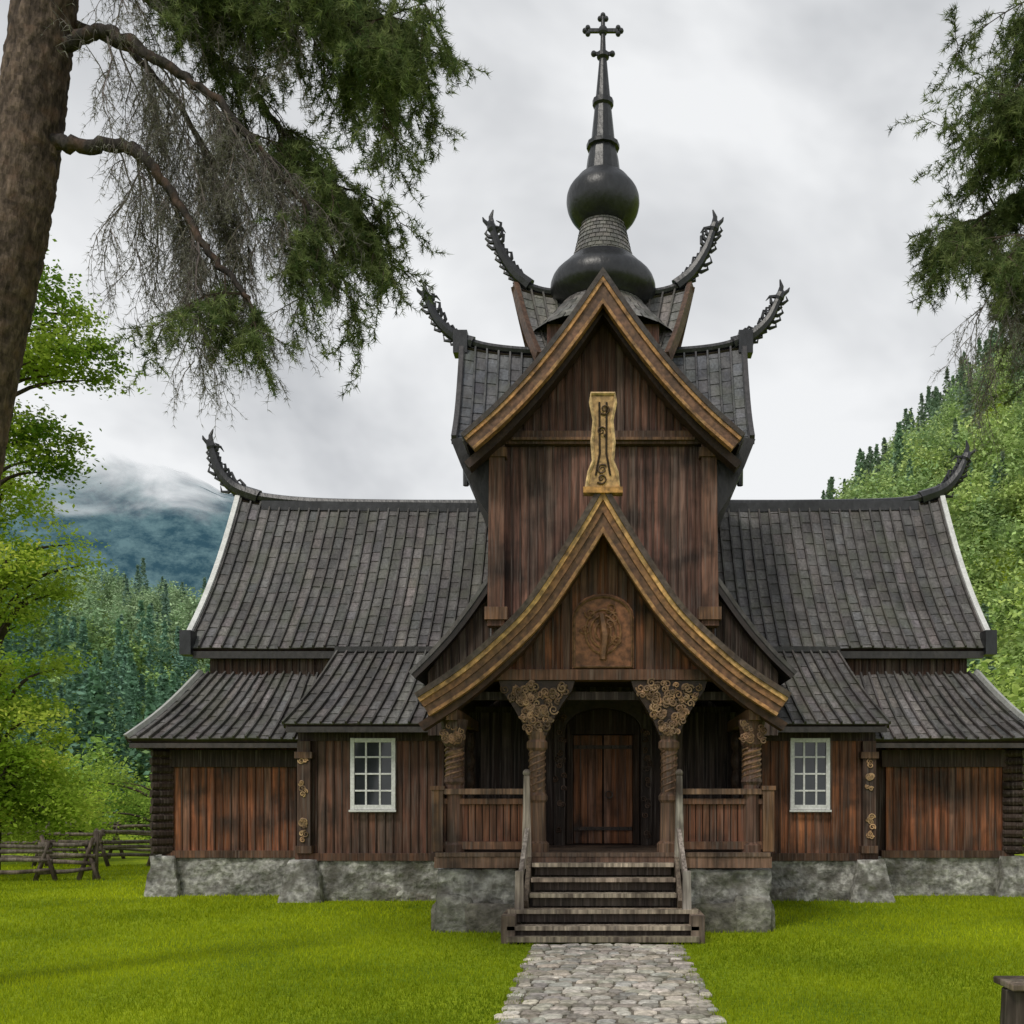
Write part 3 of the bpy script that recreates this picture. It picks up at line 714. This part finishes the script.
# ------------------------------------------------------------------ foliage helpers
def rand_unit(n):
    v=NR.normal(size=(n,3)); return v/np.linalg.norm(v,axis=1,keepdims=True)
def leaf_quads(P,size,flat=.0):
    n=len(P); a=rand_unit(n); b=rand_unit(n)
    if flat>0: a[:,2]*=(1-flat); b[:,2]*=(1-flat); a/=np.linalg.norm(a,axis=1,keepdims=True)
    b=b-a*np.sum(a*b,1,keepdims=True); b/=np.linalg.norm(b,axis=1,keepdims=True)
    s=(size*NR.uniform(.6,1.3,n))[:,None]
    return np.stack([P-a*s,P-b*s*.55,P+a*s,P+b*s*.55],1)
def deciduous(name,base,blobs,trunk_r,top,nclump,perclump,clr,lsize,cols,seed=1):
    root=empty(name); rr=random.Random(seed)
    t=MB(); b=Vector(base)
    P=[b,b+Vector((.1,0,top*.3)),b+Vector((-.1,.1,top*.6)),b+Vector((.05,0,top*.95))]
    P=catmull(P,4); m=len(P); t.tube(P,[trunk_r*(1-.85*i/m)+.02 for i in range(m)],(.10,.085,.07),9)
    Cs=[]
    tot=sum(w[4] for w in blobs)
    for (c,rx,ry,rz,wt) in blobs:
        for _ in range(int(nclump*wt/tot)):
            d=Vector(rand_unit(1)[0]); r=rr.uniform(.45,1.0)
            Cs.append(Vector(c)+Vector((d.x*rx*r,d.y*ry*r,d.z*rz*r)))
    LV=[];LC=[]
    for i,c in enumerate(Cs):
        if i%2==0:
            zt=min(max(b.z+.15*top,c.z-1.5),b.z+top*.9); s=Vector((b.x,b.y,zt)); mid=(s+c)/2+Vector((0,0,.4))
            t.tube(catmull([s,mid,c],4),[.07,.06,.055,.05,.045,.035,.025,.018,.01],(.06,.05,.04),4)
        k=int(perclump*rr.uniform(.5,1.4)); sc=clr*rr.uniform(.6,1.3)
        p=np.array(c)+NR.normal(size=(k,3))*np.array([sc,sc,sc*.55])
        LV.append(leaf_quads(p,lsize,.5)); cc=np.array(cols[0])*(1-(f:=rr.random()))+np.array(cols[1])*f
        LC.append(cc*NR.uniform(.7,1.25,(k,1))*rr.uniform(.75,1.2))
    V=np.concatenate(LV); n=len(V)
    t.build("trunk_and_limbs",M_BARK,root,smooth=True)
    np_mesh("leaf_crown",V.reshape(-1,3),np.arange(n*4).reshape(-1,4),np.concatenate(LC),M_LEAF,root)
    return root

LG=[(.26,.42,.04),(.60,.72,.12)]
deciduous("birch_tree",(-14.9,25.5,0),[((-14.6,25.5,8.0),2.0,2.2,1.7,3),((-14.8,25.4,5.6),1.5,2.2,2.0,3),((-14.5,25.3,3.2),1.7,2.2,1.6,3),((-13.9,25.2,1.9),1.3,1.6,1.1,2),((-15.2,25.5,9.9),1.6,2,1.0,1.5)],.22,10.5,140,290,.33,.062,LG,3)
deciduous("ash_tree",(-14.4,23.5,0),[((-12.7,23.5,11.9),1.7,2,.6,4),((-12.9,23.5,13.2),1.0,1.8,.8,2),((-14.2,23.5,14.2),1.6,2,1.3,2.5),((-13.0,23.5,9.9),1.0,1.6,.5,2)],.22,14.5,80,240,.28,.06,[(.13,.25,.03),(.40,.52,.07)],5)
deciduous("hazel_bush",(-16.5,31,0),[((-16.6,31,1.4),2.6,1.6,1.3,4)],.08,2.5,50,220,.34,.06,LG,6)
deciduous("willow_bush",(-14.6,37,0),[((-15.0,37,1.2),2.4,1.6,.9,4),((-17.5,37,1.8),2,1.6,1.5,3)],.08,2,55,220,.34,.06,[(.17,.30,.05),(.40,.52,.10)],8)
deciduous("maple_tree",(17.2,36,0),[((18.2,36,5.0),2.4,2.6,3.0,5),((18.9,36,8.6),2.0,2,1.7,3)],.25,9,90,260,.40,.075,[(.22,.36,.05),(.50,.62,.12)],9)

# distant forest --------------------------------------------------------
def forest(name,pts):
    VV=[];CC=[]
    for (x,y,z,h,kind,col) in pts:
        if kind=='c':
            k=330; t=NR.random(k)**.8; g=NR.uniform(0,2*np.pi,k)
            rad=(1-t)*h*.20*NR.uniform(.35,1.1,k)+.05
            tier=.5+.5*np.sin(t*h*2.2); rad*=.65+.45*tier
            p=np.stack([x+rad*np.cos(g),y+rad*np.sin(g),z+h*(.06+.94*t)-rad*.35],-1)
            V=leaf_quads(p,.34*h/11,.5)
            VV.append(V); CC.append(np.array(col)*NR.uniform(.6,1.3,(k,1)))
        else:
            k=560; nb=12; bc=rand_unit(nb)*NR.uniform(.4,1,(nb,1)); bi=NR.integers(0,nb,k)
            asp=NR.uniform(.8,1.25)
            p=bc[bi]*np.array([h*.25/asp,h*.25/asp,h*.33*asp])+NR.normal(size=(k,3))*h*.075
            p=p+np.array([x,y,z+h*.55]); V=leaf_quads(p,.27*h/9,.45)
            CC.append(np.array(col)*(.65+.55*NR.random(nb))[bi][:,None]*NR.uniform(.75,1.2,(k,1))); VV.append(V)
    V=np.concatenate(VV); n=len(V)
    return np_mesh(name,V.reshape(-1,3),np.arange(n*4).reshape(-1,4),np.concatenate(CC),M_FOR)
pts=[]
rr=random.Random(5)
for _ in range(1000):
    y=rr.uniform(60,195); px=rr.uniform(-120,290); x=(px-603)/1050*y
    z=float(H(x,y)); u=rr.random(); far=(y-55)/140  # tree colours get paler and bluer with far: distance haze painted in
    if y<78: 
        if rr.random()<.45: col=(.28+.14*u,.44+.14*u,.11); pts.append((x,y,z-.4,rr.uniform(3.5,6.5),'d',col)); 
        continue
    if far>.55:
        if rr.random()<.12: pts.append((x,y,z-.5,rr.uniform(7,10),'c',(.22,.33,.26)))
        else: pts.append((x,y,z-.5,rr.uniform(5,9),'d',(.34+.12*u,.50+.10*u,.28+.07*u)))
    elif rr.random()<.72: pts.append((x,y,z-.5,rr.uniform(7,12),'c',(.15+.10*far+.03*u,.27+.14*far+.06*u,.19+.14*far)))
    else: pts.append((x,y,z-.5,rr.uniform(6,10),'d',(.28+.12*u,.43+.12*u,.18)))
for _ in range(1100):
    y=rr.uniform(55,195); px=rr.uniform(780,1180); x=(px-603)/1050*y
    z=float(H(x,y)); u=rr.random(); far=(y-55)/140  # right hill too has aerial haze put into its leaf colours
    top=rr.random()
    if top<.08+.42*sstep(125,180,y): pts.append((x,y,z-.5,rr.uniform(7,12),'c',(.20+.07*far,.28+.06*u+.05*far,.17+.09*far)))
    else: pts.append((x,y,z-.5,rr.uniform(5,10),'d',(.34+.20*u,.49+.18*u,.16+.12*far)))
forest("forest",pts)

# far mountain -----------------------------------------------------------
xs=np.linspace(-1100,200,130); ys=np.linspace(650,1300,60)
XX,YY=np.meshgrid(xs,ys,indexing='ij')
ridge=330+np.where(XX<-431,(-431-XX)*.6,0)-np.clip(XX+431,0,800)*.50
prof=np.exp(-((YY-950)/190)**2)
ZZ=ridge*prof
Z2=np.array([noise.fractal(Vector((a*.009,b_*.009,0)),1,2,6) for a,b_ in zip(XX.ravel(),YY.ravel())]).reshape(XX.shape)
ZZ=ZZ+Z2*28*prof-5
V=np.stack([XX,YY,ZZ],-1).reshape(-1,3); nx,ny=len(xs),len(ys); I=np.arange(nx*ny).reshape(nx,ny)
F=np.stack([I[:-1,:-1],I[1:,:-1],I[1:,1:],I[:-1,1:]],-1).reshape(-1,4)
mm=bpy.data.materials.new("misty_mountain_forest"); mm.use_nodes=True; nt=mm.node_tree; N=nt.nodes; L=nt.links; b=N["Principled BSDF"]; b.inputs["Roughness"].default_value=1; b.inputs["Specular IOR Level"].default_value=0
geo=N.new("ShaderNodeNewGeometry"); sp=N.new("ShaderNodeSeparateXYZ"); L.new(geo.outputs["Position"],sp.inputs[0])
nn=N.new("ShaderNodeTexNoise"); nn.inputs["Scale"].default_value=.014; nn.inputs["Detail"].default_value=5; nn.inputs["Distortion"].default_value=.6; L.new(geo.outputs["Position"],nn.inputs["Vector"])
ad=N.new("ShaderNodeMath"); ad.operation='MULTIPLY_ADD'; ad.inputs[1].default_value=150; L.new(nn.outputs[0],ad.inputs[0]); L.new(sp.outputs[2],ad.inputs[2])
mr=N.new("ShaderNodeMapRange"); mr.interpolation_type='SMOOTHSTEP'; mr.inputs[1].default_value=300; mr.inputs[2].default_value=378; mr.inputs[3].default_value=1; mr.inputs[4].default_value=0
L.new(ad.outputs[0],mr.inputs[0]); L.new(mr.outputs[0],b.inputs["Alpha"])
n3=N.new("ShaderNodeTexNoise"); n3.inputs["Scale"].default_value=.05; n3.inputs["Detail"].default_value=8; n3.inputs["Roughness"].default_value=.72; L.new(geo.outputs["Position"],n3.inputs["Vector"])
cr=N.new("ShaderNodeValToRGB"); e=cr.color_ramp.elements; e[0].position=.40; e[0].color=(.035,.085,.12,1); e[1].position=.62; e[1].color=(.13,.22,.25,1)  # bluish base colour has the aerial haze painted into it
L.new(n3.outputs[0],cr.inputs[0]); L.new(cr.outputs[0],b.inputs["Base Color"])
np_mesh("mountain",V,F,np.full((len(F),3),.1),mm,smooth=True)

# ------------------------------------------------------------------ pines
def pine(name,trunk,tr,limbs,green,seed,twmul=1.0):
    root=empty(name); rr=random.Random(seed)
    tb=MB(); tw=MB(); P=catmull(trunk,44); m=len(P)
    n=60
    rad=[tr[0]+(tr[1]-tr[0])*i/(m-1) for i in range(m)]
    trk=MB(); trk.tube(P,rad,(.12,.09,.07),n)
    dep=[]
    for i,v in enumerate(trk.V):
        vv=Vector(v); vv.z*=.42
        ds,_=noise.voronoi(vv*13+noise.noise_vector(vv*8)*.45); crack=min(1,(ds[1]-ds[0])*3.2)
        q=.020*crack+noise.noise(Vector((v[0]*22,v[1]*22,v[2]*12)))*.008-.012; c=P[min(i//n,m-1)]
        d=(Vector(v)-c).normalized(); trk.V[i]=tuple(Vector(v)+d*q); dep.append(crack)
    for fi,f in enumerate(trk.F):
        if len(f)==4:
            k=sum(dep[a] for a in f)/4; k=.25+.75*k; h_=rr.uniform(.8,1.2)
            trk.C[fi]=(.155*k*h_,.112*k*h_,.088*k*h_)
    trk.build("trunk",M_BARK,root,smooth=True)
    TP=[];TD=[];DP=[];DD=[]
    def sprig(p,d,length,r,isg,depth):
        segs=6; q=[p]; dd=d.copy(); 
        for i in range(segs):
            dd=(dd+Vector((rr.uniform(-.22,.22),rr.uniform(-.22,.22),rr.uniform(-.25,.10)-(0 if isg else .10)))).normalized()
            q.append(q[-1]+dd*length/segs)
        if depth>0 or not isg:
            tw.tube(q,[r*(1-.75*i/segs) for i in range(segs+1)],vcol((.15,.13,.12) if not isg else (.08,.062,.05),.25),3,cap=False)
        if depth>0:
            for k in range(1,segs+1):
                for _ in range(2 if (isg and depth==2) or (not isg and k%2) else 1):
                    side=Vector((rr.uniform(-1,1),rr.uniform(-1,1),rr.uniform(-.7,.35))).normalized()
                    sprig(q[k],(dd*.7+side*.8).normalized(),length*rr.uniform(.3,.6),r*.5,isg,depth-1)
        else:
            if isg:
                for k in range(2,segs+1,2):
                    TP.append(q[k]); TD.append((q[k]-q[k-1]).normalized())
            else:
                for k in range(2,segs+1,2): DP.append(q[k]); DD.append((q[k]-q[k-1]).normalized())
    for (pts_,r0,ns,t0) in limbs:
        Q=catmull(pts_,8)
        for i in range(1,len(Q)-1): Q[i]=Q[i]+Vector((rr.uniform(-.02,.02),rr.uniform(-.02,.02),rr.uniform(-.025,.025)))
        m2=len(Q)
        tb.tube(Q,[r0*(1-.75*i/(m2-1))+.006 for i in range(m2)],(.045,.038,.035),8)
        for i in range(int(ns*twmul)):
            t=t0+(1-t0)*(rr.random()**.8); k=min(int(t*(m2-1)),m2-2); p=Q[k].lerp(Q[k+1],rr.random()); tan=(Q[k+1]-Q[k]).normalized()
            d=(tan*.8+Vector((rr.uniform(-.7,.7),rr.uniform(-1,1),rr.uniform(-.9,.6)))).normalized()
            isg=green(p+d*.4)>rr.random()
            if not isg: d=(d+Vector((.2,.3,-.6))).normalized()
            sprig(p,d,rr.uniform(.45,1.05)*(1 if isg else 1.2),.012,isg,2)
    TPa=np.array(TP); TDa=np.array(TD); k=15
    n=len(TPa)*k; B=np.repeat(TPa,k,0); Dd=np.repeat(TDa,k,0)
    dirs=Dd*.6+rand_unit(n)*.8+np.array([0,0,.18]); dirs/=np.linalg.norm(dirs,axis=1,keepdims=True)
    B=B-Dd*NR.uniform(0,.06,(n,1))
    ln=NR.uniform(.045,.095,(n,1)); w=np.cross(dirs,rand_unit(n)); w/=np.linalg.norm(w,axis=1,keepdims=True); w*=.0045
    V=np.stack([B-w,B+w,B+dirs*ln],1)
    tc_=np.repeat(NR.uniform(.5,1.4,(len(TPa),1)),k,0); mixv=np.repeat(NR.random((len(TPa),1)),k,0)
    C=(np.array([.085,.13,.05])*(1-mixv)+np.array([.25,.29,.12])*mixv)*tc_*NR.uniform(.8,1.2,(n,1))
    tb.build("limbs",M_BARK,root,smooth=True); tw.build("twigs",M_TWIG,root)
    np_mesh("needles",V.reshape(-1,3),np.arange(n*3).reshape(-1,3),C,M_NEED,root)
    if DP:
        TPa=np.array(DP); TDa=np.array(DD); k=5; n=len(TPa)*k; B=np.repeat(TPa,k,0); Dd=np.repeat(TDa,k,0)
        dirs=Dd*.7+rand_unit(n)*.8; dirs/=np.linalg.norm(dirs,axis=1,keepdims=True)
        w=np.cross(dirs,rand_unit(n)); w/=np.linalg.norm(w,axis=1,keepdims=True); w*=.0024
        V=np.stack([B-w,B+w,B+dirs*NR.uniform(.03,.09,(n,1))],1)
        np_mesh("dry_needles",V.reshape(-1,3),np.arange(n*3).reshape(-1,3),np.array([.23,.22,.19])*NR.uniform(.6,1.3,(n,1)),M_TWIG,root)
    return root

def gl(p):
    if p.x>-2.6: return .92
    if p.z>9.0: return .9 if p.x>-4.2 else .5
    if p.z>8.4: return .65 if p.x>-3.3 else .08
    if p.z<6.4 and p.x>-3.5: return .55
    if p.x>-3.0: return .45
    return .03
y0=10.0
pine("pine_tree",[(-7.0,y0,-.1),(-6.45,y0,3.0),(-5.98,y0,5.67),(-5.57,y0,7.57),(-5.31,y0,9.48),(-5.0,y0,12.0)],(.36,.25),[
 ([(-5.45,y0,8.15),(-4.95,y0-.05,8.06),(-4.55,y0-.1,8.02),(-4.22,y0-.3,7.78),(-3.93,y0-.3,7.40),(-3.55,y0-.4,6.81),(-3.2,y0-.5,6.40)],.07,20,.28),
 ([(-5.3,y0,8.95),(-4.85,y0-.1,9.08),(-4.5,y0-.2,8.98),(-4.12,y0-.3,8.70),(-3.55,y0-.3,8.30),(-2.98,y0-.2,7.67),(-2.6,y0-.2,7.2)],.065,26,.25),
 ([(-5.2,y0,9.9),(-4.4,y0,9.95),(-3.84,y0,9.8),(-2.8,y0-.1,9.4),(-2.1,y0-.1,8.9)],.055,34,.12),
 ([(-5.1,y0,10.8),(-3.8,y0+.5,10.4),(-2.6,y0+.6,10.0),(-2.1,y0+.7,9.5)],.06,30,.15),
 ([(-5.2,y0,10.2),(-4.4,y0+.6,9.8),(-3.7,y0+.7,9.2),(-3.1,y0+.7,8.5),(-2.5,y0+.7,7.9)],.05,26,.3),
 ([(-5.3,y0,9.4),(-4.6,y0+.4,9.2),(-4.0,y0+.6,8.4),(-3.7,y0+.6,7.5)],.04,18,.3),
],gl,21)
def gr(p): return .9 if p.z>7.4 else .6
y1=11.0
pine("pine_tree",[(7.0,y1,-.1),(6.9,y1,4),(6.8,y1,8),(6.6,y1,12)],(.38,.24),[
 ([(6.8,y1,10.9),(5.4,y1,10.6),(4.6,y1,10.25)],.05,12,.4),
 ([(6.8,y1,9.6),(5.6,y1,9.5),(4.7,y1,9.2),(4.1,y1,9.0)],.05,19,.4),
 ([(6.8,y1,8.9),(5.6,y1+.4,8.8),(4.6,y1+.5,8.4),(4.0,y1+.5,8.2)],.05,18,.35),
 ([(6.8,y1,8.2),(5.6,y1-.3,8.0),(4.7,y1-.3,7.6),(4.1,y1-.4,7.3)],.05,15,.35),
 ([(6.8,y1,7.9),(5.8,y1,7.8),(5.0,y1,7.5),(4.5,y1,7.2)],.05,8,.45),
],gr,33)

# ------------------------------------------------------------------ rustic fences
def fence(fx,hh=1.0):
    fe=MB()
    for i,(x,y) in enumerate(fx):
        for s in (-1,1):
            fe.tube([(x+s*.28,y-.05*s,-.05),(x-s*.12,y+.05*s,.95*hh+R.uniform(-.1,.1))],[.06,.045],vcol((.13,.10,.08),.3),7)
        if i%2==0: fe.tube([(x+.1,y+.1,-.05),(x+.12,y+.1,1.15*hh)],[.07,.06],vcol((.13,.10,.08),.2),8)
    for (a,b_) in zip(fx[:-1],fx[1:]):
        for z in (.24,.44,.62,.82):
            p=(a[0]-.15,a[1],hh*z+R.uniform(-.06,.06)); q=(b_[0]+.15,b_[1],hh*z+R.uniform(-.06,.06))
            mdl=((p[0]+q[0])/2,(p[1]+q[1])/2,(p[2]+q[2])/2+R.uniform(-.04,.03))
            fe.tube([p,mdl,q],[.055,.05,.045],vcol((.20,.165,.13),.35),7)
    fe.build("wooden_fence",M_WOOD,smooth=True)
fence([(-16.5,23.2),(-15.2,23.5),(-14.0,23.8),(-12.8,24.1),(-11.9,24.3)])
fence([(-18.5,28.6),(-17,28.8),(-15.5,29.0),(-14,29.2),(-12.5,29.4),(-11,29.6),(-9.6,29.8)],1.15)
fence([(-17,33.5),(-15.4,33.2),(-13.8,33.0),(-12.2,32.8),(-10.8,32.6)],1.3)
# bench at the lower right
be=MB()
for k in range(3): be.box(3.12,4.7,8.0+.14*k,8.125+.14*k,.40,.455,vcol((.26,.21,.16),.15))
for x in (3.25,4.5):
    be.tube([(x,8.2,-.05),(x,8.2,.39)],[.15,.13],(.06,.048,.04),12)
be.beam((3.16,8.2,.365),(4.66,8.2,.365),.10,.06,(.08,.06,.05))
be.build("wooden_bench",M_WOOD,bevel=.012)

# ------------------------------------------------------------------ sky, sun, camera
w=bpy.data.worlds.new("World"); scene.world=w; w.use_nodes=True; nt=w.node_tree; N=nt.nodes; L=nt.links
bg=N["Background"]; out=N["World Output"]
sky=N.new("ShaderNodeTexSky"); sky.sky_type='NISHITA'; sky.sun_disc=False; sky.sun_elevation=math.radians(52); sky.sun_rotation=math.radians(210)
L.new(sky.outputs[0],bg.inputs[0]); bg.inputs[1].default_value=.08
tc=N.new("ShaderNodeTexCoord"); mp=N.new("ShaderNodeMapping"); mp.inputs["Scale"].default_value=(1.2,1.2,1.8); mp.inputs["Location"].default_value=(.6,.2,.35); L.new(tc.outputs["Generated"],mp.inputs["Vector"])
n1=N.new("ShaderNodeTexNoise"); n1.inputs["Scale"].default_value=2.1; n1.inputs["Detail"].default_value=5; n1.inputs["Roughness"].default_value=.52; n1.inputs["Distortion"].default_value=.3; L.new(mp.outputs[0],n1.inputs["Vector"])
sp=N.new("ShaderNodeSeparateXYZ"); L.new(tc.outputs["Generated"],sp.inputs[0])
mr=N.new("ShaderNodeMapRange"); mr.inputs[1].default_value=.22; mr.inputs[2].default_value=.65; mr.inputs[3].default_value=.17; mr.inputs[4].default_value=-.07; L.new(sp.outputs[2],mr.inputs[0])
ad=N.new("ShaderNodeMath"); L.new(n1.outputs[0],ad.inputs[0]); L.new(mr.outputs[0],ad.inputs[1])
cr=N.new("ShaderNodeValToRGB"); e=cr.color_ramp.elements; e[0].position=.36; e[0].color=(.40,.415,.44,1); e[1].position=.64; e[1].color=(.88,.89,.90,1)
L.new(ad.outputs[0],cr.inputs[0])
b2=N.new("ShaderNodeBackground"); L.new(cr.outputs[0],b2.inputs[0]); b2.inputs[1].default_value=1.06
ms=N.new("ShaderNodeMixShader"); ms.inputs[0].default_value=.94; L.new(bg.outputs[0],ms.inputs[1]); L.new(b2.outputs[0],ms.inputs[2]); L.new(ms.outputs[0],out.inputs[0])

sl=bpy.data.lights.new("sun",'SUN'); sl.energy=1.5; sl.angle=math.radians(12); sl.color=(1,.95,.87)
so=bpy.data.objects.new("sun",sl); scene.collection.objects.link(so); so.rotation_euler=(math.radians(38),0,math.radians(-30))
cam=bpy.data.cameras.new("camera"); co=bpy.data.objects.new("camera",cam); scene.collection.objects.link(co)
co.location=(0,0,1.86); co.rotation_euler=(math.radians(90),0,0)
cam.sensor_width=36; cam.lens=36*1050/1024; cam.shift_x=-91/1024; cam.shift_y=288/1024; cam.clip_end=5000
scene.camera=co
scene.view_settings.view_transform='Standard'; scene.view_settings.look='None'; scene.view_settings.exposure=0
